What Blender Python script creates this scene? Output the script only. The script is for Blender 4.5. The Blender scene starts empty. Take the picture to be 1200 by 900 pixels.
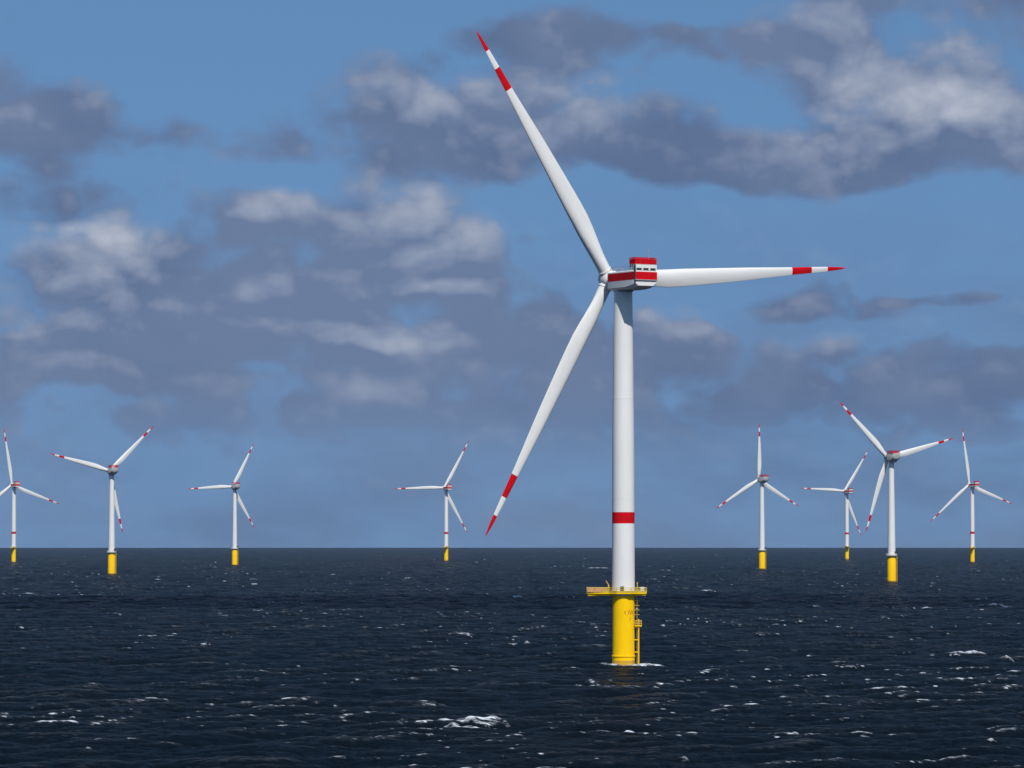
import bpy, math, random
import numpy as np
from mathutils import Matrix, Vector

random.seed(7)
rng = np.random.default_rng(11)
SC = bpy.context.scene
COL = SC.collection
R = math.radians

# ------------------------------------------------------------------ camera
W, H, F = 1200.0, 900.0, 4800.0          # photograph frame and focal length in its pixels
EARTH = 6371000.0
CAM_H = 34.3
DIP = math.sqrt(2 * CAM_H / EARTH)       # how far the sea horizon lies below eye level
HORIZON_Y = 642.0
PITCH = math.atan((HORIZON_Y - H / 2) / F) - DIP
cam = bpy.data.cameras.new('camera')
cam.sensor_width = 36.0
cam.lens = 36.0 * F / W
cam.clip_start = 1.0
cam.clip_end = 120000.0
cam_o = bpy.data.objects.new('camera', cam)
cam_o.location = (0, 0, CAM_H)
cam_o.rotation_euler = (math.pi / 2 + PITCH, 0, 0)
COL.objects.link(cam_o)
SC.camera = cam_o

# ------------------------------------------------------------------ sun, exposure
SUN_EL, SUN_AZ = R(47), R(180 - 15)      # azimuth clockwise from +Y (the view direction)
sd = bpy.data.lights.new('sun', 'SUN')
sd.energy = 4.0
sd.angle = R(0.5)
sd.color = (1.0, 0.965, 0.91)
so = bpy.data.objects.new('sun', sd)
sun_dir = Vector((math.sin(SUN_AZ) * math.cos(SUN_EL), math.cos(SUN_AZ) * math.cos(SUN_EL), math.sin(SUN_EL)))
so.rotation_euler = sun_dir.to_track_quat('Z', 'Y').to_euler()
so.location = (0, 0, 300)
COL.objects.link(so)
vs = SC.view_settings
vs.view_transform = 'Standard'; vs.look = 'None'; vs.exposure = 0.0; vs.gamma = 1.0
vs.use_curve_mapping = False
SC.cycles.use_denoising = True
SC.cycles.max_bounces = 6
SC.cycles.volume_bounces = 0

# ------------------------------------------------------------------ sky with clouds (world)
world = bpy.data.worlds.new('World')
SC.world = world
world.use_nodes = True
world.cycles.sampling_method = 'MANUAL'
world.cycles.sample_map_resolution = 256
wt = world.node_tree
wt.nodes.clear()
WL = wt.links


def wn(kind, **kw):
    n = wt.nodes.new(kind)
    for k, v in kw.items():
        setattr(n, k, v)
    return n


def plug(sock, v):
    if isinstance(v, bpy.types.NodeSocket):
        WL.new(v, sock)
    elif v is not None:
        sock.default_value = v


def ma(op, a, b=None, c=None, clamp=False):
    n = wn('ShaderNodeMath', operation=op, use_clamp=clamp)
    plug(n.inputs[0], a); plug(n.inputs[1], b); plug(n.inputs[2], c)
    return n.outputs[0]


def vm(op, a, b=None, c=None):
    n = wn('ShaderNodeVectorMath', operation=op)
    plug(n.inputs[0], a); plug(n.inputs[1], b); plug(n.inputs[2], c)
    return n.outputs['Value'] if op in ('LENGTH', 'DOT_PRODUCT') else n.outputs['Vector']


def ramp(x, lo, hi, smooth=True, a=0.0, b=1.0):
    n = wn('ShaderNodeMapRange', interpolation_type='SMOOTHSTEP' if smooth else 'LINEAR')
    plug(n.inputs[0], x)
    n.inputs[1].default_value = lo; n.inputs[2].default_value = hi
    n.inputs[3].default_value = a; n.inputs[4].default_value = b
    return n.outputs[0]


def mixc(f, a, b):
    n = wn('ShaderNodeMix', data_type='RGBA')
    plug(n.inputs[0], f); plug(n.inputs[6], a); plug(n.inputs[7], b)
    return n.outputs[2]


def noise(vec, scale, detail=6.0, rough=0.55, col=False):
    n = wn('ShaderNodeTexNoise')
    WL.new(vec, n.inputs['Vector'])
    n.inputs['Scale'].default_value = scale
    n.inputs['Detail'].default_value = detail
    n.inputs['Roughness'].default_value = rough
    return n.outputs['Color'] if col else n.outputs['Fac']


sky = wn('ShaderNodeTexSky', sky_type='NISHITA')
sky.sun_disc = False
sky.sun_elevation = SUN_EL
sky.sun_rotation = SUN_AZ
sky.altitude = 0
sky.air_density = 1.0; sky.dust_density = 0.3; sky.ozone_density = 2.0

tc = wn('ShaderNodeTexCoord')
# clean, deep blue air after a front: the sky's pale horizon band sits below the sea line
lift = vm('MULTIPLY_ADD', tc.outputs['Generated'], (1, 1, 0.75), (0, 0, 0.30))
WL.new(vm('NORMALIZE', lift), sky.inputs[0])
sep = wn('ShaderNodeSeparateXYZ')
WL.new(tc.outputs['Generated'], sep.inputs[0])
dx, dy, dz = sep.outputs
az = ma('ARCTAN2', dx, dy)
el = ma('ARCSINE', dz)
cmb = wn('ShaderNodeCombineXYZ')
plug(cmb.inputs[0], ma('MULTIPLY', az, 4.8)); plug(cmb.inputs[1], ma('MULTIPLY', el, 4.8))
UV = cmb.outputs[0]                                # azimuth and elevation, one unit = 11.9 degrees
# direction based coordinates for all noises: seamless round the whole sky
PD = vm('MULTIPLY', tc.outputs['Generated'], (4.8, 4.8, 6.6))
warp_c = vm('SUBTRACT', noise(PD, 6.0, 3.0, 0.5, True), (0.5, 0.5, 0.5))
UVW = vm('MULTIPLY_ADD', warp_c, (0.15, 0.10, 0.0), UV)
PW = vm('MULTIPLY_ADD', warp_c, (0.06, 0.06, 0.05), PD)


def puff(vec, scale, detail):
    # rounded, cauliflower-like lumps
    n = wn('ShaderNodeTexVoronoi', feature='F1')
    WL.new(vec, n.inputs['Vector'])
    n.inputs['Scale'].default_value = scale
    n.inputs['Detail'].default_value = detail
    n.inputs['Roughness'].default_value = 0.5
    return n.outputs['Distance']


EYE_Y = HORIZON_Y - DIP * F


def blob_sum(blobs, coords):
    tot = None
    for (px, py, rx, ry, w) in blobs:
        cx, cy = (px - 600) / 1000, (EYE_Y - py) / 1000
        sx, sy = 1000 / rx, 1000 / ry
        d = vm('LENGTH', vm('MULTIPLY_ADD', coords, (sx, sy, 0), (-cx * sx, -cy * sy, 0)))
        g = ramp(d, 1.65, 0.35, True, 0.0, w)
        tot = g if tot is None else ma('ADD', tot, g)
    return tot


# cloud banks: where the sky in view carries them (position, half width, half height, weight)
BANKS = [
    (30, 125, 80, 42, 1.0), (120, 138, 95, 40, 1.0), (195, 172, 60, 30, .8), (20, 168, 50, 26, .8),
    (40, 228, 110, 40, 1.25), (70, 305, 110, 42, 1.0), (60, 350, 160, 50, .7), (190, 300, 70, 40, .6),
    (420, 165, 150, 42, 1.0), (470, 115, 100, 40, .7), (510, 62, 75, 36, .7), (560, 150, 120, 55, .7),
    (640, 40, 80, 36, .9), (690, 62, 115, 38, 1.1), (850, 60, 95, 18, 1.1), (720, 160, 140, 58, .8),
    (880, 175, 150, 45, .8), (1050, 112, 135, 74, 1.5), (1010, 190, 240, 36, 1.1), (1170, 150, 80, 60, .7),
    (960, 35, 75, 42, .8), (1060, 8, 110, 22, .9), (1200, 15, 55, 42, .8), (960, 85, 110, 22, .6),
    (440, 250, 95, 44, 1.0), (340, 300, 190, 58, 1.0), (520, 300, 100, 34, .9), (290, 262, 60, 24, .6),
    (590, 375, 95, 50, .9), (430, 365, 230, 55, .9), (200, 380, 260, 48, .7),
    (1000, 358, 150, 22, 1.3), (1100, 345, 60, 10, .6),
    (960, 432, 290, 42, 1.05), (1160, 435, 110, 36, .7), (800, 395, 60, 42, .9), (620, 440, 120, 40, .6),
    (430, 455, 80, 34, .6), (180, 440, 240, 30, .5), (880, 465, 160, 22, .5), (1180, 510, 60, 22, .5),
    (90, 505, 130, 22, .4), (600, 490, 260, 22, .45), (330, 410, 330, 40, .6), (60, 420, 150, 30, .5), (1000, 480, 230, 30, .45),
    (150, 470, 260, 36, .8), (450, 505, 300, 30, .85), (860, 508, 270, 28, .85), (1150, 490, 130, 36, .8), (300, 550, 420, 26, .8), (850, 545, 300, 24, .75), (540, 475, 160, 30, .8), (1100, 565, 160, 20, .7), (720, 420, 100, 50, .5), (620, 190, 130, 34, .6), (310, 185, 60, 26, .5),
]
LIT = [
    (30, 283, 70, 17, 1.0), (125, 285, 60, 26, 1.0), (60, 330, 110, 30, .5), (20, 378, 110, 14, .5),
    (440, 238, 62, 26, .85), (505, 275, 70, 26, .7), (350, 242, 55, 14, .5), (285, 262, 34, 12, .6),
    (480, 122, 90, 28, .45), (555, 118, 60, 20, .5), (690, 125, 70, 40, .4), (640, 170, 80, 28, .35),
    (1065, 88, 95, 48, .85), (1000, 140, 140, 38, .6), (1160, 140, 80, 40, .4), (950, 30, 50, 30, .35),
    (440, 388, 95, 11, .7), (510, 372, 34, 20, .6), (495, 330, 50, 11, .6), (540, 327, 30, 11, .6),
    (425, 442, 60, 22, .65), (805, 384, 45, 24, .6), (940, 405, 120, 12, .3), (1000, 343, 70, 12, .25),
    (90, 424, 60, 12, .4), (690, 480, 60, 8, .3), (320, 345, 60, 12, .3),
]
cover = blob_sum(BANKS, UVW)
lit = blob_sum(LIT, UVW)
f1 = noise(PW, 8.0, 6.0, 0.55)
pf = puff(PW, 10.5, 3.0)
UP = (0.010, -0.003, 0.022)
pf_up = puff(vm('ADD', PW, UP), 10.5, 1.0)
f_up = noise(vm('ADD', PW, UP), 8.0, 3.0, 0.55)
# outside the frame the same kind of broken cloud goes on: large noise instead of the banks
f_big = noise(PD, 2.1, 4.0, 0.5)
inframe = ma('MULTIPLY', ramp(ma('ABSOLUTE', az), 0.19, 0.14), ramp(el, 0.20, 0.15))
cover_far = ramp(f_big, 0.40, 0.62, True, 0.1, 1.0)
mx = wn('ShaderNodeMix', data_type='FLOAT')
plug(mx.inputs[0], inframe); plug(mx.inputs[2], cover_far); plug(mx.inputs[3], cover)
cov = mx.outputs[0]
n1 = ma('SUBTRACT', f1, 0.5)
n2 = ma('SUBTRACT', 0.60, pf)
fb = ma('ADD', ma('MULTIPLY', n1, 1.9), ma('MULTIPLY', n2, 0.85))
dens_raw = ma('MULTIPLY_ADD', cov, 0.86, fb)
# thin distant layer low over the sea, drawn out sideways
band = noise(vm('MULTIPLY', tc.outputs['Generated'], (4.8, 4.8, 14.0)), 4.2, 5.0, 0.55)
veil = ma('MULTIPLY', ramp(el, 0.110, 0.012), ramp(band, 0.36, 0.64, True, 0.34, 0.68))
core = ma('MULTIPLY', ramp(dens_raw, 0.06, 0.98), ramp(el, 0.0, 0.038, True, 0.20, 0.94))
dens = ma('MAXIMUM', core, veil)
relief = ma('ADD', ma('MULTIPLY', ma('SUBTRACT', f1, f_up), 2.2), ma('MULTIPLY', ma('SUBTRACT', pf_up, pf), 1.6))
lit_all = ma('ADD', ma('MULTIPLY', lit, ma('MULTIPLY_ADD', fb, 0.40, 0.66)), ma('MULTIPLY_ADD', relief, 0.30, ma('MULTIPLY', n1, 0.20)))
lit_all = ma('MULTIPLY', ramp(lit_all, -0.04, 1.2, False), ramp(el, 0.01, 0.06, True, 0.35, 1.0))
SKY_GAIN = (0.83, 1.04, 1.14)
SKY_STRENGTH = 0.10
sky_c = vm('MULTIPLY', sky.outputs[0], SKY_GAIN)
CLOUD_DARK = (0.105 / SKY_STRENGTH, 0.156 / SKY_STRENGTH, 0.282 / SKY_STRENGTH, 1)
CLOUD_LIT = (0.54 / SKY_STRENGTH, 0.57 / SKY_STRENGTH, 0.66 / SKY_STRENGTH, 1)
CLOUD_MID = (0.142 / SKY_STRENGTH, 0.198 / SKY_STRENGTH, 0.330 / SKY_STRENGTH, 1)
body = mixc(ramp(ma('ADD', f_big, ma('MULTIPLY', n1, 0.5)), 0.36, 0.62), CLOUD_DARK, CLOUD_MID)
cloud_c = mixc(lit_all, body, CLOUD_LIT)
final = mixc(dens, sky_c, cloud_c)
bg = wn('ShaderNodeBackground')
WL.new(final, bg.inputs[0])
bg.inputs[1].default_value = SKY_STRENGTH
wo = wn('ShaderNodeOutputWorld')
WL.new(bg.outputs[0], wo.inputs[0])
#@@END_WORLD


# ------------------------------------------------------------------ helpers
def pix_dir(px, py):
    """World direction of a pixel of the photograph."""
    v = Vector(((px - W / 2) / F, 1.0, (H / 2 - py) / F))
    c, s = math.cos(PITCH), math.sin(PITCH)
    return Vector((v.x, v.y * c - v.z * s, v.y * s + v.z * c)).normalized()


def sea_z(x, y):
    return -(x * x + y * y) / (2 * EARTH)


def sea_at(px, py):
    """Where the ray of a pixel meets the curved sea."""
    d = pix_dir(px, py)
    a = (d.x * d.x + d.y * d.y) / (2 * EARTH)
    disc = d.z * d.z - 4 * a * CAM_H
    t = (-d.z - math.sqrt(max(disc, 0))) / (2 * a)
    return Vector((d.x * t, d.y * t, sea_z(d.x * t, d.y * t)))


class MB:
    """Collects simple shapes into one mesh."""
    def __init__(self):
        self.v, self.f = [], []

    def add(self, verts, faces):
        o = len(self.v)
        self.v += [tuple(p) for p in verts]
        self.f += [tuple(i + o for i in f) for f in faces]
        return self

    def box(self, x0, x1, y0, y1, z0, z1):
        return self.add([(x, y, z) for z in (z0, z1) for y in (y0, y1) for x in (x0, x1)],
                        [(0, 2, 3, 1), (4, 5, 7, 6), (0, 1, 5, 4), (2, 6, 7, 3), (0, 4, 6, 2), (1, 3, 7, 5)])

    def bar(self, a, b, r, n=8):
        a, b = Vector(a), Vector(b)
        d = (b - a).normalized()
        u = d.orthogonal().normalized(); w = d.cross(u)
        vs_ = []
        for p in (a, b):
            for i in range(n):
                t = 2 * math.pi * i / n
                vs_.append(p + (u * math.cos(t) + w * math.sin(t)) * r)
        fs = [(i, (i + 1) % n, n + (i + 1) % n, n + i) for i in range(n)]
        fs += [tuple(range(n - 1, -1, -1)), tuple(range(n, 2 * n))]
        return self.add(vs_, fs)

    def lathe(self, prof, n=48, axis='Z', cap=True, cx=0, cy=0):
        """prof: (radius, height) from bottom to top."""
        vs_ = []
        for r, h in prof:
            for i in range(n):
                t = 2 * math.pi * i / n
                c, s = r * math.cos(t), r * math.sin(t)
                vs_.append((c + cx, s + cy, h) if axis == 'Z' else (s + cx, h, c + cy))
        fs = []
        for k in range(len(prof) - 1):
            for i in range(n):
                j = (i + 1) % n
                fs.append((k * n + i, k * n + j, (k + 1) * n + j, (k + 1) * n + i))
        if cap:
            fs.append(tuple(range(n - 1, -1, -1)))
            fs.append(tuple((len(prof) - 1) * n + i for i in range(n)))
        return self.add(vs_, fs)

    def rings(self, rings, cap=True):
        n = len(rings[0])
        vs_ = [p for r in rings for p in r]
        fs = []
        for k in range(len(rings) - 1):
            for i in range(n):
                j = (i + 1) % n
                fs.append((k * n + i, k * n + j, (k + 1) * n + j, (k + 1) * n + i))
        if cap:
            fs.append(tuple(range(n - 1, -1, -1)))
            fs.append(tuple((len(rings) - 1) * n + i for i in range(n)))
        return self.add(vs_, fs)

    def mesh(self, name, mat, smooth=None):
        m = bpy.data.meshes.new(name)
        m.from_pydata(self.v, [], self.f)
        m.validate()
        m.materials.append(mat)
        if smooth:
            m.polygons.foreach_set('use_smooth', [True] * len(m.polygons))
            m.set_sharp_from_angle(angle=R(smooth))
        m.update()
        return m


def link(name, mesh, parent=None, matrix=None):
    o = bpy.data.objects.new(name, mesh)
    COL.objects.link(o)
    if parent is not None:
        o.parent = parent
    if matrix is not None:
        o.matrix_local = matrix
    return o


# ------------------------------------------------------------------ materials
def mat(name, base, rough=0.45, spec=0.4, grain=0.05, dirt=None, dirt_scale=0.15, stretch=(1, 1, 1), metal=0.0, extra=None):
    m = bpy.data.materials.new(name)
    m.use_nodes = True
    nt = m.node_tree
    p = nt.nodes['Principled BSDF']
    p.inputs['Roughness'].default_value = rough
    p.inputs['Specular IOR Level'].default_value = spec
    p.inputs['Metallic'].default_value = metal
    t = nt.nodes.new('ShaderNodeTexCoord')
    mp = nt.nodes.new('ShaderNodeMapping')
    mp.inputs['Scale'].default_value = stretch
    nt.links.new(t.outputs['Object'], mp.inputs[0])
    n1 = nt.nodes.new('ShaderNodeTexNoise')
    n1.inputs['Scale'].default_value = dirt_scale
    n1.inputs['Detail'].default_value = 8
    n1.inputs['Roughness'].default_value = 0.65
    nt.links.new(mp.outputs[0], n1.inputs['Vector'])
    r = nt.nodes.new('ShaderNodeMapRange')
    r.inputs[1].default_value = 0.40; r.inputs[2].default_value = 0.75
    nt.links.new(n1.outputs['Fac'], r.inputs[0])
    mixn = nt.nodes.new('ShaderNodeMix'); mixn.data_type = 'RGBA'
    d = dirt or tuple(c * (1 - grain * 3) for c in base)
    mixn.inputs[6].default_value = (*base, 1)
    mixn.inputs[7].default_value = (*d, 1)
    nt.links.new(r.outputs[0], mixn.inputs[0])
    nt.links.new(mixn.outputs[2], p.inputs['Base Color'])
    rr = nt.nodes.new('ShaderNodeMapRange')
    rr.inputs[3].default_value = rough - 0.08; rr.inputs[4].default_value = rough + 0.1
    nt.links.new(n1.outputs['Fac'], rr.inputs[0])
    nt.links.new(rr.outputs[0], p.inputs['Roughness'])
    return m


M_WHITE = mat('white_paint', (0.76, 0.75, 0.72), 0.5, 0.3, dirt=(0.69, 0.675, 0.635), dirt_scale=0.22, stretch=(1, 1, 0.18))
M_BLADE = mat('blade_gelcoat', (0.77, 0.76, 0.73), 0.45, 0.3, dirt=(0.68, 0.67, 0.63), dirt_scale=0.3, stretch=(1, 1, 0.12))
M_RED = mat('signal_red_paint', (0.60, 0.003, 0.008), 0.6, 0.05, dirt=(0.48, 0.005, 0.010), dirt_scale=0.4)
M_YELLOW = mat('signal_yellow_paint', (0.985, 0.60, 0.004), 0.6, 0.04, dirt=(0.90, 0.51, 0.005), dirt_scale=0.25, stretch=(1, 1, 0.3))
M_RAIL = mat('yellow_rail_paint', (0.66, 0.47, 0.06), 0.5, 0.4, dirt=(0.48, 0.34, 0.06), dirt_scale=0.8)
M_PANEL = mat('tan_panel', (0.60, 0.33, 0.14), 0.6, 0.3, dirt=(0.45, 0.25, 0.10), dirt_scale=1.0)
M_GREY = mat('grey_gelcoat', (0.44, 0.44, 0.42), 0.45, 0.4, dirt=(0.36, 0.36, 0.35), dirt_scale=0.3)
M_DARK = mat('dark_opening', (0.03, 0.032, 0.035), 0.5, 0.4)
M_STEEL = mat('galvanised_grating', (0.34, 0.34, 0.33), 0.55, 0.5, dirt=(0.24, 0.23, 0.21), dirt_scale=1.0)
M_PRINT = mat('faded_red_lettering', (0.50, 0.18, 0.012), 0.6, 0.3, dirt=(0.62, 0.27, 0.012), dirt_scale=1.2)
M_MARINE = mat('weathered_splash_zone_paint', (0.66, 0.36, 0.02), 0.5, 0.4, dirt=(0.36, 0.22, 0.03), dirt_scale=0.5, stretch=(1, 1, 0.4))

# ------------------------------------------------------------------ turbines
CHORD_A = [(0.02, 3.3), (0.05, 3.3), (0.09, 3.45), (0.14, 4.05), (0.19, 4.6), (0.24, 4.85), (0.30, 4.8), (0.38, 4.45),
           (0.48, 3.95), (0.58, 3.4), (0.68, 2.65), (0.765, 2.05), (0.81, 1.85), (0.85, 1.65), (0.89, 1.4),
           (0.92, 1.22), (0.95, 0.98), (0.975, 0.68), (0.99, 0.4), (1.0, 0.08)]


def blade_rings(rad, k, lo, hi, n=28):
    """Airfoil sections between two radial fractions. Local: Z along the blade, X = leading edge, Y = upwind."""
    xs = [c[0] for c in CHORD_A]; cs = [c[1] for c in CHORD_A]
    st = sorted(set([lo, hi] + [float(s) for s in np.linspace(0.02, 1.0, 50) if lo < s < hi] + [x for x in xs if lo < x < hi]))
    out = []
    for s in st:
        c = float(np.interp(s, xs, cs)) * k
        tc_ = float(np.interp(s, [0.02, 0.06, 0.12, 0.2, 0.3, 0.5, 0.75, 1.0], [1, 0.99, 0.72, 0.46, 0.34, 0.25, 0.19, 0.16]))
        circ = float(np.interp(s, [0.05, 0.18], [1, 0]))
        tw = R(float(np.interp(s, [0.0, 0.15, 0.3, 0.5, 0.75, 1.0], [13, 12, 8, 4.5, 1.5, 0.0])))
        le = float(np.interp(s, [0.02, 0.09, 0.24, 0.5, 1.0], [0.5, 0.47, 0.385, 0.39, 0.45]))
        bend = 1.3 * k * s ** 2
        ring = []
        for i in range(n):
            t = 2 * math.pi * i / n
            u = 0.5 * (1 - math.cos(t))                       # 0 leading edge, 1 trailing edge
            yt = 5 * tc_ * (0.2969 * math.sqrt(u) - 0.126 * u - 0.3516 * u * u + 0.2843 * u ** 3 - 0.1015 * u ** 4)
            sgn = 1 if t < math.pi else -1                    # +1: suction side, downwind
            camber = 0.09 * u * (1 - u)
            ya = sgn * yt + camber
            yc = 0.5 * tc_ * math.sin(t)
            y_ = ya * (1 - circ) + yc * circ
            x_ = (le - u) * c
            y_ = -y_ * c                                      # suction side towards -Y
            ring.append((x_ * math.cos(tw) - y_ * math.sin(tw), x_ * math.sin(tw) + y_ * math.cos(tw) + bend, s * rad))
        out.append(ring)
    return out


def blade_meshes(rad, k, tag_):
    d = {}
    b = MB()
    b.rings(blade_rings(rad, k, 0.02, 0.765)); b.rings(blade_rings(rad, k, 0.85, 0.92))
    d['blade'] = b.mesh('blade_' + tag_, M_BLADE, 50)
    d['red_band'] = MB().rings(blade_rings(rad, k, 0.765, 0.85)).mesh('red_band_' + tag_, M_RED, 50)
    d['red_tip'] = MB().rings(blade_rings(rad, k, 0.92, 1.0)).mesh('red_tip_' + tag_, M_RED, 50)
    d['root_collar'] = MB().lathe([(1.60 * k, 2.2 * k), (1.80 * k, 2.25 * k), (1.84 * k, 2.75 * k), (1.64 * k, 2.8 * k)], 32).mesh('root_collar_' + tag_, M_WHITE, 40)
    return d


def rail_ring(mb, pts, z, hgt, r=0.06, closed=True, step=1.3, rows=3):
    n = len(pts)
    for i in range(n if closed else n - 1):
        a, b = Vector((*pts[i], z)), Vector((*pts[(i + 1) % n], z))
        for q in range(1, rows + 1):
            o = Vector((0, 0, hgt * q / rows))
            mb.bar(a + o, b + o, r, 6)
        m = max(1, int((b - a).length / step))
        for k in range(m):
            p = a.lerp(b, k / m)
            mb.bar(p, p + Vector((0, 0, hgt)), r, 6)
    return mb


def text_on_cylinder(body, size, radius, ang, z, name):
    """Lettering wrapped round the yellow pile, 4 mm proud of it."""
    cu = bpy.data.curves.new(name, 'FONT')
    cu.body = body; cu.size = size; cu.align_x = 'CENTER'; cu.offset = size * 0.035
    ob = bpy.data.objects.new(name + '_src', cu)
    COL.objects.link(ob)
    dg = bpy.context.evaluated_depsgraph_get()
    me = bpy.data.meshes.new_from_object(ob.evaluated_get(dg))
    bpy.data.objects.remove(ob)
    bpy.data.curves.remove(cu)
    for v in me.vertices:
        a = ang + v.co.x / radius
        v.co = Vector(((radius + 0.006) * math.cos(a), (radius + 0.006) * math.sin(a), z + v.co.y))
    me.materials.clear(); me.materials.append(M_PRINT)
    return me


HUB_A, HUB_B = 101.8, 92.0
RAD_A, RAD_B = 76.0, 58.0
TILT = R(5)


def nacelle_section(hw, zb, zt, ch_b, ch_t, y, xo=0):
    return [(-hw, y, zt - ch_t), (-hw, y, zb + ch_b), (-hw + ch_b * 1.25, y, zb), (hw - ch_b * 1.25, y, zb), (hw, y, zb + ch_b),
            (hw, y, zt - ch_t), (hw - ch_t, y, zt), (-hw + ch_t, y, zt)][::-1]


def build_a_meshes():
    d = {}
    zp = 19.2                                              # deck height above water
    # -- transition piece
    d['monopile'] = MB().lathe([(2.95, -8), (2.95, 2.4), (2.9, 3.0), (2.9, 17.0), (2.9, zp - 0.75)], 64).mesh('monopile', M_YELLOW, 30)
    d['flange_ring'] = MB().lathe([(2.96, 2.35), (3.12, 2.4), (3.12, 2.75), (2.92, 2.8)], 64, cap=False).mesh('flange_ring', M_YELLOW, 30)
    d['splash_band'] = MB().lathe([(2.957, -1.0), (2.957, 0.8), (2.957, 1.45)], 64, cap=False).mesh('splash_band', M_MARINE, 30)
    # -- platform: octagonal deck round the tower with a laydown area to one side
    deck = MB()
    oct_ = [(4.35 * math.cos(R(22.5 + 45 * i)), 4.35 * math.sin(R(22.5 + 45 * i))) for i in range(8)]
    xr = 6.0
    outline = [(-9.6, -2.1), (-3.9, -2.5), (-1.9, -4.0), (1.9, -4.0), (3.6, -2.4), (xr, -2.2), (xr, 2.4), (3.4, 2.6), (1.8, 4.1), (-1.8, 4.1), (-4.0, 2.6), (-9.6, 2.1)]
    deck.rings([[(x, y, zp - 0.35) for x, y in outline], [(x, y, zp) for x, y in outline]])
    d['deck'] = deck.mesh('deck', M_YELLOW, 20)
    gird = MB()
    for y in (-1.7, 1.7):
        gird.box(-9.3, 5.8, y - 0.15, y + 0.15, zp - 0.85, zp - 0.352)
    for x in (-9.0, -6.5, -4.0, 4.0, 5.6):
        gird.box(x - 0.12, x + 0.12, -1.548, 1.548, zp - 0.8, zp - 0.354)
    d['girder'] = gird.mesh('girder', M_YELLOW)
    d['railing'] = rail_ring(MB(), outline, zp, 1.25, 0.07).mesh('railing', M_RAIL, 40)
    kick = MB()
    for i in range(len(outline)):
        a, b = Vector((*outline[i], 0)), Vector((*outline[(i + 1) % len(outline)], 0))
        nrm = Vector(((b - a).y, -(b - a).x, 0)).normalized() * 0.03
        kick.rings([[a + nrm + Vector((0, 0, zp + 0.003)), b + nrm + Vector((0, 0, zp + 0.003)), b - nrm + Vector((0, 0, zp + 0.003)), a - nrm + Vector((0, 0, zp + 0.003))],
                    [a + nrm + Vector((0, 0, zp + 0.40)), b + nrm + Vector((0, 0, zp + 0.40)), b - nrm + Vector((0, 0, zp + 0.40)), a - nrm + Vector((0, 0, zp + 0.40))]])
    d['toe_board'] = kick.mesh('toe_board', M_RAIL)
    for nm, x0, x1 in (('infill_panel', -9.5, -7.7), ('infill_panel', -7.5, -5.7), ('infill_panel', -5.5, -4.1)):
        d.setdefault('panels', []).append(MB().box(x0, x1, -2.45, -2.36, zp + 0.12, zp + 1.3).mesh(nm, M_PANEL))
    # davit crane, lamp post, cabinet
    cr = MB().bar((-3.9, -1.6, zp), (-3.9, -1.6, zp + 2.0), 0.2, 10).bar((-3.9, -1.6, zp + 1.9), (-4.6, -1.9, zp + 3.0), 0.13).bar((-3.9, -1.6, zp + 1.1), (-6.2, -2.0, zp + 0.9), 0.10)
    d['davit_crane'] = cr.mesh('davit_crane', M_RAIL, 40)
    d['lamp_post'] = MB().bar((3.6, -1.9, zp), (3.6, -1.9, zp + 2.5), 0.09).box(3.45, 3.75, -2.05, -1.75, zp + 2.3, zp + 2.65).mesh('lamp_post', M_RAIL, 40)
    d['cabinet'] = MB().box(4.4, 5.4, -1.9, -1.1, zp + 0.003, zp + 1.45).mesh('cabinet', M_WHITE)
    # -- boat landing on the right side
    bl = MB()
    for y in (-1.0, 0.6):
        bl.bar((3.95, y, -3.0), (3.95, y, 12.2), 0.17, 10)
    for z in (0.4, 3.6, 6.8, 10.0):
        for y in (-1.0, 0.6):
            bl.bar((2.85, y * 0.7, z), (3.95, y, z), 0.12, 8)
    d['fender_tube'] = bl.mesh('boat_landing_fender', M_YELLOW, 40)
    ld = MB()
    for y in (-0.5, 0.1):
        ld.bar((3.55, y, -1.0), (3.55, y, zp - 0.5), 0.06, 6)
    z = -0.8
    while z < zp - 0.6:
        ld.bar((3.55, -0.5, z), (3.55, 0.1, z), 0.04, 5); z += 0.4
    for z in (13.4, 14.6, 15.8, 17.0):                      # stand-offs and safety hoops
        ld.bar((2.85, -0.2, z), (3.55, -0.2, z), 0.07, 6)
        pts = [(3.55 + 0.7 * math.sin(t), -0.2 + 0.5 * math.cos(t), z) for t in np.linspace(0, math.pi, 7)]
        for a, b in zip(pts[:-1], pts[1:]):
            ld.bar(a, b, 0.05, 5)
    d['ladder'] = ld.mesh('ladder', M_RAIL, 40)
    rp = MB().box(2.95, 4.75, -1.5, 1.0, 10.35, 10.7)
    d['rest_platform'] = rp.mesh('rest_platform', M_YELLOW)
    d['rest_railing'] = rail_ring(MB(), [(3.0, -1.45), (4.7, -1.45), (4.7, 0.95), (3.0, 0.95)], 10.7, 1.15, 0.07, closed=False, step=0.8).mesh('rest_railing', M_RAIL, 40)
    d['text1'] = text_on_cylinder('OW', 1.7, 2.9, R(-90 + 34), 13.4, 'turbine_number')
    d['text2'] = text_on_cylinder('7', 1.35, 2.9, R(-90 + 36), 11.9, 'turbine_number')
    # -- tower
    zt = HUB_A - 3.35
    tp = [(3.0, zp - 0.9), (3.0, zp + 1.0)]

    def tr(z):
        return float(np.interp(z, [zp, 60, zt], [3.0, 2.86, 2.42]))
    prof = [(tr(z), z) for z in np.linspace(zp - 0.75, zt, 30)]
    d['tower'] = MB().lathe(prof, 72).mesh('tower', M_WHITE, 30)
    d['tower_band'] = MB().lathe([(tr(z) + 0.006, z) for z in (37.25, 38.7, 40.2)], 72, cap=False).mesh('red_tower_band', M_RED, 30)
    fl = MB()
    d['tower_flanges'] = []
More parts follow.
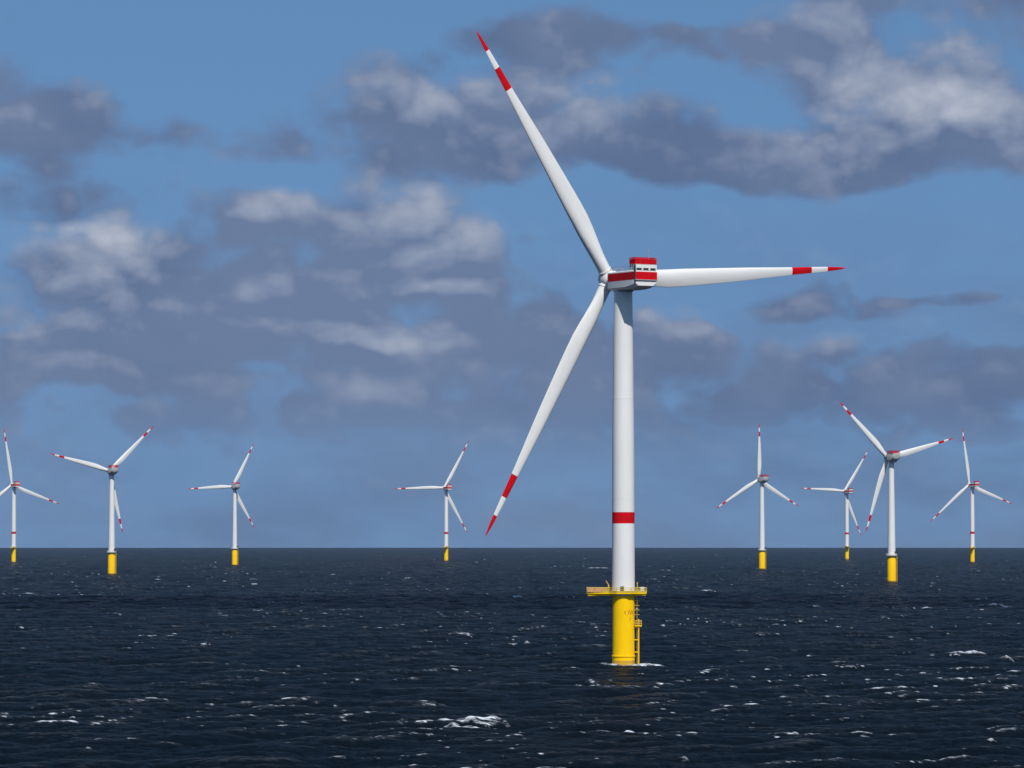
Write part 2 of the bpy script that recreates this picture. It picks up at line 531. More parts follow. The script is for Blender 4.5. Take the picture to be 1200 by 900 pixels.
    for z in (44.0, 70.0):
        d['tower_flanges'].append(MB().lathe([(tr(z), z - 0.09), (tr(z) + 0.03, z - 0.07), (tr(z) + 0.03, z + 0.07), (tr(z), z + 0.09)], 72, cap=False).mesh('section_joint', M_WHITE, 30))
    a0 = R(-90 - 8)
    door = []
    for zz in (zp + 0.1, zp + 0.9, zp + 1.6):
        door.append([(3.03 * math.cos(a0 + t), 3.03 * math.sin(a0 + t), zz) for t in np.linspace(-0.17, 0.17, 7)])
    db = MB()
    for k in range(2):
        for i in range(6):
            db.add([door[k][i], door[k][i + 1], door[k + 1][i + 1], door[k + 1][i]], [(0, 1, 2, 3)])
    d['door'] = db.mesh('door', M_DARK)
    # -- nacelle, built about the hub height, Y upwind
    hw = 3.35
    nb = MB()
    nb.rings([nacelle_section(1.9, -2.2, 1.0, 0.9, 0.5, 4.3), nacelle_section(2.6, -2.9, 1.15, 0.9, 0.4, 3.6),
              nacelle_section(hw - 0.12, -3.4, 1.25, 0.6, 0.22, 2.6), nacelle_section(hw, -3.45, 1.28, 0.55, 0.18, 2.2),
              nacelle_section(hw, -3.45, 1.28, 0.55, 0.18, -6.5), nacelle_section(hw, -3.25, 1.28, 0.7, 0.18, -9.6),
              nacelle_section(hw, -2.95, 1.28, 0.75, 0.18, -11.2), nacelle_section(hw - 0.15, -2.75, 1.2, 0.75, 0.18, -11.5)])
    d['nacelle'] = nb.mesh('nacelle', M_WHITE, 28)
    st = MB()
    e = 0.025
    for s in (-1, 1):
        x0, x1 = (s * hw - 0.05, s * hw + s * e) if s > 0 else (s * hw + s * e, s * hw + 0.05)
        st.box(x0, x1, -11.2, 2.1, -1.15, 0.85)
    st.box(-hw - e, hw + e, -11.6, -11.2, -1.15, 0.85)
    d['red_stripe'] = st.mesh('red_stripe', M_RED)
    d['louvres'] = []
    for x0, x1 in ((-2.9, -1.3), (-0.8, 0.8), (1.3, 2.9)):
        d['louvres'].append(MB().box(x0, x1, -11.58, -11.42, 1.32, 1.85).mesh('cooling_louvre', M_DARK))
    d['rear_ledge'] = MB().box(-hw - 0.12, hw + 0.06, -11.85, -11.602, -1.38, -1.152).mesh('rear_ledge', M_STEEL)
    d['cooler_housing'] = MB().box(-hw + 0.12, hw - 0.05, -11.55, -10.6, 1.285, 2.70).mesh('cooler_housing', M_WHITE)
    d['struts'] = [MB().box(x - 0.12, x + 0.12, y - 0.12, y + 0.12, 1.285, 2.70).mesh('platform_strut', M_STEEL) for x in (-3.05, 3.05) for y in (-8.85, -9.9)]
    d['corner_shadow_strip'] = MB().box(-hw - 0.06, -hw + 0.22, -11.66, -11.3, -1.9, 2.69).mesh('corner_shadow_strip', M_DARK)  # dark strip painting the shadow line in the gap between side and rear
    # hoist platform with its red railing
    d['hoist_floor'] = MB().box(-3.25, 3.25, -11.5, -8.6, 2.702, 2.85).mesh('hoist_floor', M_STEEL)
    hr = []
    c4 = [(-3.2, -11.45), (3.2, -11.45), (3.2, -8.65), (-3.2, -8.65)]
    d['hoist_railing'] = rail_ring(MB(), c4, 2.85, 1.7, 0.09, step=0.9, rows=4).mesh('hoist_railing', M_RED, 40)
    d['hoist_panels'] = []
    for (ax, ay), (bx, by) in zip(c4, c4[1:] + c4[:1]):
        if ay == by:
            for k in range(4):
                xa, xb = ax + (bx - ax) * k / 4, ax + (bx - ax) * (k + 1) / 4
                xa, xb = min(xa, xb) + 0.1, max(xa, xb) - 0.1
                d['hoist_panels'].append(MB().box(xa, xb, ay - 0.04, ay + 0.04, 2.98, 4.2).mesh('railing_panel', M_RED))
        else:
            for k in range(2):
                ya, yb = ay + (by - ay) * k / 2, ay + (by - ay) * (k + 1) / 2
                ya, yb = min(ya, yb) + 0.1, max(ya, yb) - 0.1
                d['hoist_panels'].append(MB().box(ax - 0.04, ax + 0.04, ya, yb, 2.98, 4.2).mesh('railing_panel', M_RED))
    d['roof_railing'] = rail_ring(MB(), [(-2.9, -8.3), (-2.9, 1.8), (2.9, 1.8), (2.9, -8.3)], 1.28, 1.2, 0.045, closed=False, step=1.6, rows=2).mesh('roof_railing', M_STEEL, 40)
    d['wind_mast'] = MB().bar((2.2, -9.2, 3.1), (2.2, -9.2, 7.0), 0.06).bar((1.8, -9.2, 6.8), (2.6, -9.2, 6.8), 0.05).mesh('wind_mast', M_STEEL, 40)
    # -- hub
    d['hub'] = MB().lathe([(1.5, -2.35), (2.1, -2.0), (2.45, -1.2), (2.6, 0.0), (2.45, 1.2), (1.9, 2.5), (1.0, 3.3), (0.15, 3.6)], 40, axis='Y').mesh('hub', M_WHITE, 60)
    d['yaw_skirt'] = MB().lathe([(2.42, zt - 0.5), (2.62, zt - 0.4), (2.62, zt + 0.35)], 48).mesh('yaw_skirt', M_WHITE, 30)
    d.update(blade_meshes(RAD_A, 1.0, 'a'))
    return d


def build_b_meshes():
    d = {}
    zp = 19.6
    d['monopile'] = MB().lathe([(3.25, -8), (3.25, 16.2), (2.75, 18.2), (2.7, zp - 0.3)], 40).mesh('yellow_pile', M_YELLOW, 30)
    d['splash_band'] = MB().lathe([(3.26, -1.0), (3.26, 0.9)], 40, cap=False).mesh('splash_band', M_MARINE, 30)
    d['deck'] = MB().lathe([(2.6, zp - 0.75), (4.3, zp - 0.5), (4.3, zp)], 32).mesh('ring_deck', M_STEEL, 20)
    pts = [(4.2 * math.cos(t), 4.2 * math.sin(t)) for t in np.linspace(0, 2 * math.pi, 25)[:-1]]
    d['railing'] = rail_ring(MB(), pts, zp, 1.25, 0.08, step=2).mesh('white_railing', M_WHITE, 40)
    d['skirt'] = MB().lathe([(4.22, zp + 0.02), (4.22, zp + 0.55), (4.17, zp + 0.55), (4.17, zp + 0.02)], 32, cap=False).mesh('toe_board', M_WHITE, 20)
    d['cabinet'] = MB().box(2.2, 4.0, -2.2, -0.9, zp + 0.01, zp + 2.9).mesh('dark_equipment_box', M_DARK)
    d['ladder'] = MB().bar((3.9, -0.6, -2), (3.9, -0.6, zp - 0.6), 0.16).bar((3.9, 0.4, -2), (3.9, 0.4, zp - 0.6), 0.16).bar((3.2, -0.1, 8), (3.9, -0.1, 8), .12).bar((3.2, -0.1, 14), (3.9, -0.1, 14), .12).mesh('boat_landing', M_YELLOW, 40)
    zt = HUB_B - 3.2
    prof = [(float(np.interp(z, [zp, zt], [2.95, 2.0])), z) for z in np.linspace(zp - 0.3, zt, 16)]
    d['tower'] = MB().lathe(prof, 48).mesh('tower', M_WHITE, 30)
    # compact drop shaped nacelle
    hull = [(2.0, -2.0, 1.4, 1.0, 4.3), (2.7, -3.1, 2.2, 1.4, 3.3), (3.2, -3.7, 2.5, 1.6, 1.5), (3.3, -3.9, 2.55, 1.7, -2.5),
            (3.3, -3.6, 2.55, 1.8, -5.0), (3.1, -2.7, 2.55, 1.7, -7.0), (2.7, -1.5, 2.55, 1.3, -8.2), (2.3, -0.7, 2.4, 0.9, -8.7)]
    d['nacelle'] = MB().rings([nacelle_section(w_, zb_, zt_, cb_, 0.35, y_) for w_, zb_, zt_, cb_, y_ in hull]).mesh('rounded_nacelle', M_GREY, 45)
    d['hoist_floor'] = MB().box(-3.2, 3.2, -8.0, 1.6, 2.56, 2.75).mesh('hoist_floor', M_STEEL)
    c4 = [(-3.1, -7.9), (3.1, -7.9), (3.1, 0.6), (-3.1, 0.6)]
    d['hoist_railing'] = rail_ring(MB(), c4, 2.75, 2.2, 0.10, step=1.0, rows=4).mesh('hoist_railing', M_RED, 40)
    d['hub'] = MB().lathe([(1.9, -2.2), (2.3, -1.3), (2.4, 0.0), (2.2, 1.2), (1.6, 2.3), (0.8, 2.9), (0.1, 3.1)], 32, axis='Y').mesh('hub', M_GREY, 60)
    d.update(blade_meshes(RAD_B, 0.93, 'b'))
    return d


def turbine(kind, d, base, yaw, phase, label, plat=0.0, group='offshore wind turbines standing in the sea'):
    t = bpy.data.objects.new('wind_turbine', None)
    t.empty_display_size = 5
    COL.objects.link(t)
    t.location = base
    t['label'] = label; t['category'] = 'wind turbine'; t['group'] = group
    rp = Matrix.Rotation(plat, 4, 'Z')
    ry = Matrix.Rotation(yaw, 4, 'Z')
    a = kind == 'A'
    hub_z = HUB_A if a else HUB_B
    over = 7.2 if a else 6.2
    rad = RAD_A if a else RAD_B
    mono = link('monopile', d['monopile'], t, rp)
    link('splash_band', d['splash_band'], mono)
    if a:
        link('flange_ring', d['flange_ring'], mono)
        link('lettering', d['text1'], mono); link('lettering', d['text2'], mono)
    pl = link('platform', d['deck'], t, rp)
    link('railing', d['railing'], pl)
    if a:
        link('girder', d['girder'], pl); link('toe_board', d['toe_board'], pl)
        for m in d['panels']:
            link('infill_panel', m, pl)
        link('davit_crane', d['davit_crane'], pl); link('lamp_post', d['lamp_post'], pl); link('cabinet', d['cabinet'], pl)
        bl = link('boat_landing', d['fender_tube'], t, rp)
        link('ladder', d['ladder'], bl)
        link('rest_platform', d['rest_platform'], bl); link('rest_railing', d['rest_railing'], bl)
    else:
        link('toe_board', d['skirt'], pl); link('equipment_box', d['cabinet'], pl)
        link('boat_landing', d['ladder'], t, rp)
    tw = link('tower', d['tower'], t)
    if a:
        link('red_band', d['tower_band'], tw); link('door', d['door'], tw, rp)
        for m in d['tower_flanges']:
            link('section_joint', m, tw)
        link('yaw_skirt', d['yaw_skirt'], tw)
    hubm = ry @ Matrix.Translation((0, over, hub_z)) @ Matrix.Rotation(TILT, 4, 'X')
    na = link('nacelle', d['nacelle'], t, ry @ Matrix.Translation((0, 0, hub_z)))
    link('hoist_platform', d['hoist_floor'], na); link('hoist_railing', d['hoist_railing'], na)
    if a:
        link('red_stripe', d['red_stripe'], na); link('rear_ledge', d['rear_ledge'], na)
        link('cooler_housing', d['cooler_housing'], na); link('roof_railing', d['roof_railing'], na); link('wind_mast', d['wind_mast'], na)
        link('corner_shadow_strip', d['corner_shadow_strip'], na)
        for m in d['struts']:
            link('platform_strut', m, na)
        for m in d['louvres']:
            link('cooling_louvre', m, na)
        for m in d['hoist_panels']:
            link('railing_panel', m, na)
    link('hub', d['hub'], t, hubm)
    for k in range(3):
        ph = phase + k * 2 * math.pi / 3
        # blade local Z -> (cos,0,sin); local X (leading edge) -> (-sin,0,cos); local Y upwind
        bm = Matrix(((-math.sin(ph), 0, math.cos(ph), 0), (0, 1, 0, 0), (math.cos(ph), 0, math.sin(ph), 0), (0, 0, 0, 1)))
        b = link('blade', d['blade'], t, hubm @ bm)
        link('root_collar', d['root_collar'], b); link('red_band', d['red_band'], b); link('red_tip', d['red_tip'], b)
    return t


MA, MBB = build_a_meshes(), build_b_meshes()
# kind, tower pixel x, waterline y, hub height in pixels, yaw off the line of sight (deg), rotor angle (deg), platform turn, label
TURB = [
    ('A', 730.5, 780.0, 455.0, 31, 4.0, 0, 'huge nearest white turbine with red band on its tower and yellow foundation in the foreground'),
    ('A', 16.0, 659.0, 90.6, 24, 100.5, 80, 'small red-banded white turbine farthest left, its left blade cut by the photo edge'),
    ('B', 130.8, 673.0, 121.0, 20, 45, 0, 'larger of the two plain-towered turbines on the left, one blade pointing upper right'),
    ('B', 275.0, 662.0, 92.0, 26, 63, 10, 'smaller of the two plain-towered turbines on the left, one blade level to the left'),
    ('A', 522.8, 656.0, 85.7, 24, 61.5, 80, 'small red-banded turbine just left of the huge one, one blade level to the left'),
    ('B', 893.0, 667.0, 105.0, 32, 91.5, 0, 'plain-towered turbine right of the huge one with one blade pointing straight up'),
    ('A', 992.5, 655.0, 80.0, 32, 57, 95, 'tiniest farthest red-banded turbine just left of the second largest turbine'),
    ('B', 1044.8, 683.0, 145.5, 28, 15, 0, 'second largest turbine, plain tower, at right with red railing on its grey nacelle'),
    ('A', 1139.5, 660.0, 91.0, 34, 100.5, 80, 'small red-banded turbine farthest right with one blade pointing up'),
]
BASES = []
for kind, px, py, hp, yaw, ph, plat, label in TURB:
    hh = HUB_A if kind == 'A' else HUB_B
    dist = hh * F / hp
    dd = pix_dir(px, 640)
    s = dist / dd.y
    x, y = dd.x * s, dist
    BASES.append((x, y))
    beta = math.atan2(x, y)
    turbine(kind, MA if kind == 'A' else MBB, (x, y, sea_z(x, y)), R(yaw) - beta, R(ph), label, R(plat))
#@@END_TURBINES


# ------------------------------------------------------------------ sea
G = 9.81
WIND = np.array([0.50, -0.866])                 # blows towards the camera and to the right


def ocean_tile(n, size, kmin, kmax, hs, lam_p, seed, spread=2.0):
    """Height, sideways displacement and crest folding of a wind sea (JONSWAP-like)."""
    g = np.random.default_rng(seed)
    k1 = 2 * np.pi * np.fft.fftfreq(n, size / n)
    kx, ky = np.meshgrid(k1, k1, indexing='xy')
    k = np.hypot(kx, ky); k[0, 0] = 1e-6
    kp = 2 * np.pi / lam_p
    s = k ** -4.0 * np.exp(-1.25 * (kp / k) ** 2) * 3.3 ** np.exp(-((np.sqrt(k / kp) - 1) ** 2) / (2 * 0.08 ** 2))
    cosd = (kx * WIND[0] + ky * WIND[1]) / k
    s = s * np.clip(cosd, 0.0, 1) ** (2 * spread) + s * 0.04 * np.abs(cosd)
    amp = np.sqrt(s)
    ph = np.exp(2j * np.pi * g.random((n, n))) * np.sqrt(-np.log(g.random((n, n)) + 1e-12))
    full = amp * ph
    full[0, 0] = 0
    hfull = np.real(np.fft.ifft2(full))
    full *= hs / (4 * hfull.std())
    band = full * ((k >= kmin) & (k < kmax))
    h = np.real(np.fft.ifft2(band))
    dx_ = np.real(np.fft.ifft2(-1j * kx / k * band)); dy_ = np.real(np.fft.ifft2(-1j * ky / k * band))
    jxx = np.real(np.fft.ifft2(kx * kx / k * band)); jyy = np.real(np.fft.ifft2(ky * ky / k * band)); jxy = np.real(np.fft.ifft2(kx * ky / k * band))
    return [a.astype(np.float32) for a in (h, dx_, dy_, jxx, jyy, jxy)]


def sample(a, size, x, y):
    n = a.shape[0]
    u = (x / size) % 1.0 * n; v = (y / size) % 1.0 * n
    i = np.floor(u).astype(np.int32); j = np.floor(v).astype(np.int32)
    fu, fv = (u - i).astype(np.float32), (v - j).astype(np.float32)
    i %= n; j %= n
    i1, j1 = (i + 1) % n, (j + 1) % n
    return (a[j, i] * (1 - fu) + a[j, i1] * fu) * (1 - fv) + (a[j1, i] * (1 - fu) + a[j1, i1] * fu) * fv


L1, L2 = 337.0, 1511.0
KC = 2 * np.pi / 60.0
T1 = ocean_tile(1024, L1, KC, 2 * np.pi / 0.8, 1.8, 30.0, 3, 1.2)
T2 = ocean_tile(512, L2, 0.0, KC, 1.8, 30.0, 5, 1.2)
CHOP = 1.15
ca, sa = math.cos(0.31), math.sin(0.31)


def waves(x, y):
    # the two tiles are turned against each other so that no pattern repeats
    a = [sample(t, L1, x, y) for t in T1]
    xr, yr = x * ca - y * sa, x * sa + y * ca
    b = [sample(t, L2, xr, yr) for t in T2]
    h = a[0] + b[0]
    ddx, ddy = a[1] + b[1] * ca + b[2] * sa, a[2] - b[1] * sa + b[2] * ca
    jxx = 1 - CHOP * (a[3] + b[3]); jyy = 1 - CHOP * (a[4] + b[4]); jxy = -CHOP * (a[5] + b[5])
    return h, CHOP * ddx, CHOP * ddy, jxx * jyy - jxy * jxy


def smooth_noise(x, y, size, seed):
    g = np.random.default_rng(seed)
    t = g.random((64, 64)).astype(np.float32)
    return sample(t, size * 64, x, y)


# polar fan in front of the camera: fine near, wider far away
NA = 820
AZ = np.linspace(R(-9.6), R(9.6), NA)
rr = [500.0]
while rr[-1] < 24000:
    rr.append(rr[-1] + 0.62 * (rr[-1] / 600) ** 1.55)
RR = np.array(rr)
NR = len(RR)
rg, ag = np.meshgrid(RR, AZ, indexing='ij')
X = (rg * np.sin(ag)); Y = (rg * np.cos(ag))
h, ddx, ddy, J = waves(X, Y)
# breaking crests: the sharpest folds, patchy
patch = smooth_noise(X, Y, 55.0, 21) * 0.6 + smooth_noise(X, Y, 17.0, 22) * 0.4
q = np.quantile(J[(RR > 560) & (RR < 2500)], 0.026)
foam = np.clip((q - J) * 3.5, 0, 1) * np.clip((patch - 0.42) * 4.0, 0, 1) * np.interp(rg, [500, 1200, 2500, 6000], [1.0, 0.95, 0.72, 0.55])

# spent, thinned-out foam that drifts on in dull streaks
patch2 = smooth_noise(X * 0.35, Y, 9.0, 23) * 0.6 + smooth_noise(X, Y, 33.0, 24) * 0.4
q2 = np.quantile(J[(RR > 560) & (RR < 2500)], 0.16)
streak = np.clip((q2 - J) * 2.5, 0, 1) * np.clip((patch2 - 0.40) * 4.0, 0, 1)
# the larger whitecaps that stand out: pixel, width in pixels, strength
CAPS = [(548, 850, 92, 1.0), (556, 853, 70, .8), (570, 848, 50, .8), (1130, 767, 52, 1.0), (735, 858, 54, .9), (918, 861, 44, .8), (1008, 861, 34, .7), (1165, 711, 42, .8),
        (899, 772, 24, .8), (690, 803, 46, .7), (778, 804, 26, .5), (845, 748, 14, .5), (1035, 708, 14, .6), (1085, 714, 18, .7),
        (700, 666, 26, .8), (780, 669, 18, .6), (606, 700, 14, .8), (500, 736, 14, .5), (486, 795, 16, .5), (215, 781, 16, .6),
        (205, 745, 34, .5), (35, 696, 16, .5), (185, 680, 12, .5), (480, 678, 14, .6), (410, 682, 12, .5), (1045, 665, 18, .5),
        (500, 826, 40, .4), (230, 841, 40, .4), (180, 848, 30, .4), (1120, 892, 54, .6), (815, 892, 34, .4), (693, 893, 22, .4),
        (540, 746, 30, .4), (310, 738, 12, .4), (85, 843, 20, .4), (30, 788, 30, .4), (830, 693, 20, .5), (890, 690, 14, .5),
        (100, 880, 14, .4), (880, 850, 16, .4), (1160, 870, 14, .5), (955, 712, 14, .5), (720, 690, 26, .6), (1180, 775, 14, .5)]
bump_h = np.zeros_like(h)


def crest(cx_, cy_, half, cross_w, hgt, strength, seed):
    """One short breaking crest: a low ridge with torn foam on its near face."""
    global foam
    dist = math.hypot(cx_, cy_)
    step = 0.62 * (dist / 600) ** 1.55
    cw = max(cross_w, step * 1.1)
    i0, i1 = np.searchsorted(RR, dist - 6 * cw - 4), np.searchsorted(RR, dist + 6 * cw + 4)
    aw = (half * 1.2 + 2) / dist
    a0 = math.atan2(cx_, cy_)
    j0, j1 = np.searchsorted(AZ, a0 - aw), np.searchsorted(AZ, a0 + aw)
    if i1 <= i0 or j1 <= j0:
        return
    xs, ys = X[i0:i1, j0:j1] - cx_, Y[i0:i1, j0:j1] - cy_
    tilt = rng.normal(-0.15, 0.25)
    wob = (smooth_noise(xs + 40 * seed, ys * 0, max(1.2, half * 0.5), 30 + seed) - 0.5) * 3.0 * cross_w
    cross = ys - xs * tilt - wob
    env = np.clip(1 - (np.abs(xs) / half) ** 2, 0, 1)
    bump_h[i0:i1, j0:j1] += np.exp(-(cross / (1.7 * cw)) ** 2) * env * hgt
    tear = smooth_noise(xs * 1.6 + 11 * seed, ys, 0.9, 60 + seed)
    lobes = smooth_noise(xs + 7 * seed, ys * 0, max(0.8, half * 0.22), 140 + seed)
    f = np.exp(-(np.clip(cross, 0, None) / (0.5 * cw)) ** 2 - (np.clip(-cross, 0, None) / (1.2 * cw)) ** 2)
    f = f * env ** 0.6 * (0.25 + 0.75 * tear) * np.clip(0.35 + 1.3 * lobes, 0, 1.3) * (0.55 + 0.75 * strength)
    foam[i0:i1, j0:j1] = np.maximum(foam[i0:i1, j0:j1], np.clip(f, 0, 1))


sd_ = 0
for (px, py, wpx, st_) in CAPS:
    c = sea_at(px, py)
    half = wpx * c.y / F / 2
    crest(c.x, c.y, half, 0.8, 0.25 + 0.25 * st_, st_, sd_); sd_ += 1
    for k in range(int(wpx / 10)):
        o = rng.uniform(-0.85, 0.85)
        crest(c.x + o * half, c.y + rng.normal(0, 1.6 + 0.03 * wpx), half * rng.uniform(0.12, 0.38), rng.uniform(0.5, 1.1),
              0.15 + 0.3 * rng.random() * st_, st_ * rng.uniform(0.5, 1.1), sd_); sd_ += 1
bx0, by0 = BASES[0]
for ox, oy, hf, st_ in ((-6.2, -1.0, 3.2, 1.1), (-4.0, -3.0, 2.4, .7), (5.8, -1.0, 3.6, 1.2), (9.0, -2.0, 2.2, .7), (0.5, -4.2, 3.4, .9), (3.5, -4.0, 2.0, 1.0), (-9.5, 1.0, 1.6, .5)):
    crest(bx0 + ox, by0 + oy, hf, 0.8, 0.10, st_ * 0.75, sd_); sd_ += 1
# water washing round the foundations
for bi, (bx, by) in enumerate(BASES):
    d2 = np.hypot(X - bx, Y - by)
    if bi == 0:
        n_ = smooth_noise(X, Y, 1.6, 90)
        ring = np.clip(1 - np.abs(d2 - 3.4) / 1.6, 0, 1) * (0.4 + n_)
        wash = np.exp(-((Y - by + 2) / 3.0) ** 2) * np.clip(1 - np.abs(X - bx - 1.5) / 9.5, 0, 1) * np.clip(n_ * 2.4 - 0.8, 0, 1)
        foam = np.maximum(foam, np.clip(np.maximum(ring, wash), 0, 1))
    else:
        foam = np.maximum(foam, np.clip(1 - np.abs(d2 - 3.8) / 3.0, 0, 1) * 0.35)
Z = h + bump_h - rg ** 2 / (2 * EARTH)
XD, YD = X + ddx, Y + ddy
# keep the rim of the fan still, so that it meets the coarse water round it
verts = np.stack([XD, YD, Z], -1).reshape(-1, 3)
ii, jj = np.meshgrid(np.arange(NR - 1), np.arange(NA - 1), indexing='ij')
v0 = (ii * NA + jj).ravel()
quads = np.stack([v0, v0 + 1, v0 + NA + 1, v0 + NA], -1)[:, ::-1]
foam_v = foam.ravel()
# coarse water all round (behind, beside and below the camera)
nb_ = verts.shape[0]
CA = np.linspace(R(9.6), R(360 - 9.6), 260)
CR = np.concatenate([[1.0], np.geomspace(15, 24000, 240)])
cr, cg = np.meshgrid(CR, CA, indexing='ij')
cx, cy = cr * np.sin(cg), cr * np.cos(cg)
ch, _, _, _ = waves(cx, cy)
ch = ch * np.clip(cr / 40, 0, 1) * np.clip(1 - (cr - 600) / 3000, 0.0, 1)
cv = np.stack([cx, cy, ch - cr ** 2 / (2 * EARTH)], -1).reshape(-1, 3)
ii, jj = np.meshgrid(np.arange(len(CR) - 1), np.arange(len(CA) - 1), indexing='ij')
c0 = (ii * len(CA) + jj).ravel() + nb_
cq = np.stack([c0, c0 + 1, c0 + len(CA) + 1, c0 + len(CA)], -1)[:, ::-1]
# the near piece in front of the camera, below the frame
nf_ = nb_ + cv.shape[0]
FA = np.linspace(R(-9.6), R(9.6), 120)
FR = np.concatenate([[1.0], np.geomspace(15, 500, 160)])
fr, fg = np.meshgrid(FR, FA, indexing='ij')
fx, fy = fr * np.sin(fg), fr * np.cos(fg)
fh, _, _, _ = waves(fx, fy)
fv_ = np.stack([fx, fy, fh * np.clip(fr / 40, 0, 1) - fr ** 2 / (2 * EARTH)], -1).reshape(-1, 3)
ii, jj = np.meshgrid(np.arange(len(FR) - 1), np.arange(len(FA) - 1), indexing='ij')
f0 = (ii * len(FA) + jj).ravel() + nf_
fq = np.stack([f0, f0 + 1, f0 + len(FA) + 1, f0 + len(FA)], -1)[:, ::-1]
verts = np.concatenate([verts, cv, fv_]).astype(np.float32)
quads = np.concatenate([quads, cq, fq]).astype(np.int32)
foam_v = np.concatenate([foam_v, np.zeros(len(cv) + len(fv_))]).astype(np.float32)
me = bpy.data.meshes.new('sea')
me.vertices.add(len(verts)); me.vertices.foreach_set('co', verts.ravel())
me.loops.add(quads.size); me.loops.foreach_set('vertex_index', quads.ravel())
me.polygons.add(len(quads))
me.polygons.foreach_set('loop_start', np.arange(0, quads.size, 4, dtype=np.int32))
me.polygons.foreach_set('use_smooth', np.ones(len(quads), dtype=bool))
me.update(calc_edges=True)
at = me.attributes.new('foam', 'FLOAT', 'POINT')
at.data.foreach_set('value', foam_v)
streak_v = np.concatenate([streak.ravel(), np.zeros(len(cv) + len(fv_))]).astype(np.float32)
me.attributes.new('streak', 'FLOAT', 'POINT').data.foreach_set('value', streak_v)
sea = link('sea', me)
sea['kind'] = 'structure'
sea['label'] = 'dark choppy sea with scattered whitecaps'

M_SEA = bpy.data.materials.new('sea_water')
M_SEA.use_nodes = True
nt = M_SEA.node_tree
nt.nodes.clear()
NL = nt.links


def sn(kind, **kw):
    n = nt.nodes.new(kind)
    for k, v in kw.items():
        setattr(n, k, v)
    return n


geo = sn('ShaderNodeTexCoord')
mp = sn('ShaderNodeMapping'); mp.inputs['Rotation'].default_value = (0, 0, R(-30)); mp.inputs['Scale'].default_value = (0.55, 1.0, 1.0)
NL.new(geo.outputs['Object'], mp.inputs[0])
nz1 = sn('ShaderNodeTexNoise'); nz1.inputs['Scale'].default_value = 0.7; nz1.inputs['Detail'].default_value = 7; nz1.inputs['Roughness'].default_value = 0.62
NL.new(mp.outputs[0], nz1.inputs['Vector'])
gust = sn('ShaderNodeTexNoise'); gust.inputs['Scale'].default_value = 0.0022; gust.inputs['Detail'].default_value = 4
NL.new(geo.outputs['Object'], gust.inputs['Vector'])
gr = sn('ShaderNodeMapRange'); gr.inputs[1].default_value = 0.35; gr.inputs[2].default_value = 0.65; gr.inputs[3].default_value = 0.75; gr.inputs[4].default_value = 1.25
NL.new(gust.outputs['Fac'], gr.inputs[0])
bd = sn('ShaderNodeMath', operation='MULTIPLY'); bd.inputs[1].default_value = 1.7
NL.new(gr.outputs[0], bd.inputs[0])
bp = sn('ShaderNodeBump'); bp.inputs['Strength'].default_value = 1.0
NL.new(bd.outputs[0], bp.inputs['Distance'])
NL.new(nz1.outputs['Fac'], bp.inputs['Height'])
wat = sn('ShaderNodeBsdfPrincipled')
wat.inputs['Base Color'].default_value = (0.0043, 0.0096, 0.0160, 1)
wat.inputs['Roughness'].default_value = 0.07
wat.inputs['Specular IOR Level'].default_value = 0.010
wat.inputs['IOR'].default_value = 1.333
NL.new(bp.outputs[0], wat.inputs['Normal'])
# light scattered back from within the water, and the part of the sky's mirror image that a
# rough, wave-shadowed surface keeps
deep = sn('ShaderNodeBsdfDiffuse')
deep.inputs['Color'].default_value = (0.0043, 0.0096, 0.0160, 1)
NL.new(bp.outputs[0], deep.inputs['Normal'])
wmix = sn('ShaderNodeMixShader'); wmix.inputs[0].default_value = 0.38
NL.new(deep.outputs[0], wmix.inputs[1]); NL.new(wat.outputs[0], wmix.inputs[2])
fo = sn('ShaderNodeBsdfPrincipled')
fo.inputs['Base Color'].default_value = (0.72, 0.77, 0.82, 1)
fo.inputs['Roughness'].default_value = 0.9
fo.inputs['Specular IOR Level'].default_value = 0.1
fa = sn('ShaderNodeAttribute', attribute_name='foam')
nz2 = sn('ShaderNodeTexNoise'); nz2.inputs['Scale'].default_value = 1.9; nz2.inputs['Detail'].default_value = 6; nz2.inputs['Roughness'].default_value = 0.7
NL.new(mp.outputs[0], nz2.inputs['Vector'])
ad = sn('ShaderNodeMath', operation='MULTIPLY_ADD'); ad.inputs[1].default_value = 1.9
NL.new(nz2.outputs['Fac'], ad.inputs[0]); ad.inputs[2].default_value = -0.95
mu = sn('ShaderNodeMath', operation='ADD'); NL.new(fa.outputs['Fac'], mu.inputs[0]); NL.new(ad.outputs[0], mu.inputs[1])
fr_ = sn('ShaderNodeMapRange', interpolation_type='SMOOTHSTEP'); fr_.inputs[1].default_value = 0.15; fr_.inputs[2].default_value = 1.0
NL.new(mu.outputs[0], fr_.inputs[0])
gate = sn('ShaderNodeMapRange'); gate.inputs[1].default_value = 0.02; gate.inputs[2].default_value = 0.15
NL.new(fa.outputs['Fac'], gate.inputs[0])
fg_ = sn('ShaderNodeMath', operation='MULTIPLY'); NL.new(fr_.outputs[0], fg_.inputs[0]); NL.new(gate.outputs[0], fg_.inputs[1])
ms = sn('ShaderNodeMixShader')
sa_ = sn('ShaderNodeAttribute', attribute_name='streak')
sm_ = sn('ShaderNodeMath', operation='MULTIPLY'); NL.new(sa_.outputs['Fac'], sm_.inputs[0]); NL.new(nz2.outputs['Fac'], sm_.inputs[1])
sp_ = sn('ShaderNodeMath', operation='MULTIPLY_ADD', use_clamp=True); sp_.inputs[1].default_value = 0.105
NL.new(sm_.outputs[0], sp_.inputs[0]); NL.new(fg_.outputs[0], sp_.inputs[2])
NL.new(sp_.outputs[0], ms.inputs[0]); NL.new(wmix.outputs[0], ms.inputs[1]); NL.new(fo.outputs[0], ms.inputs[2])
out = sn('ShaderNodeOutputMaterial')
NL.new(ms.outputs[0], out.inputs[0])
me.materials.append(M_SEA)
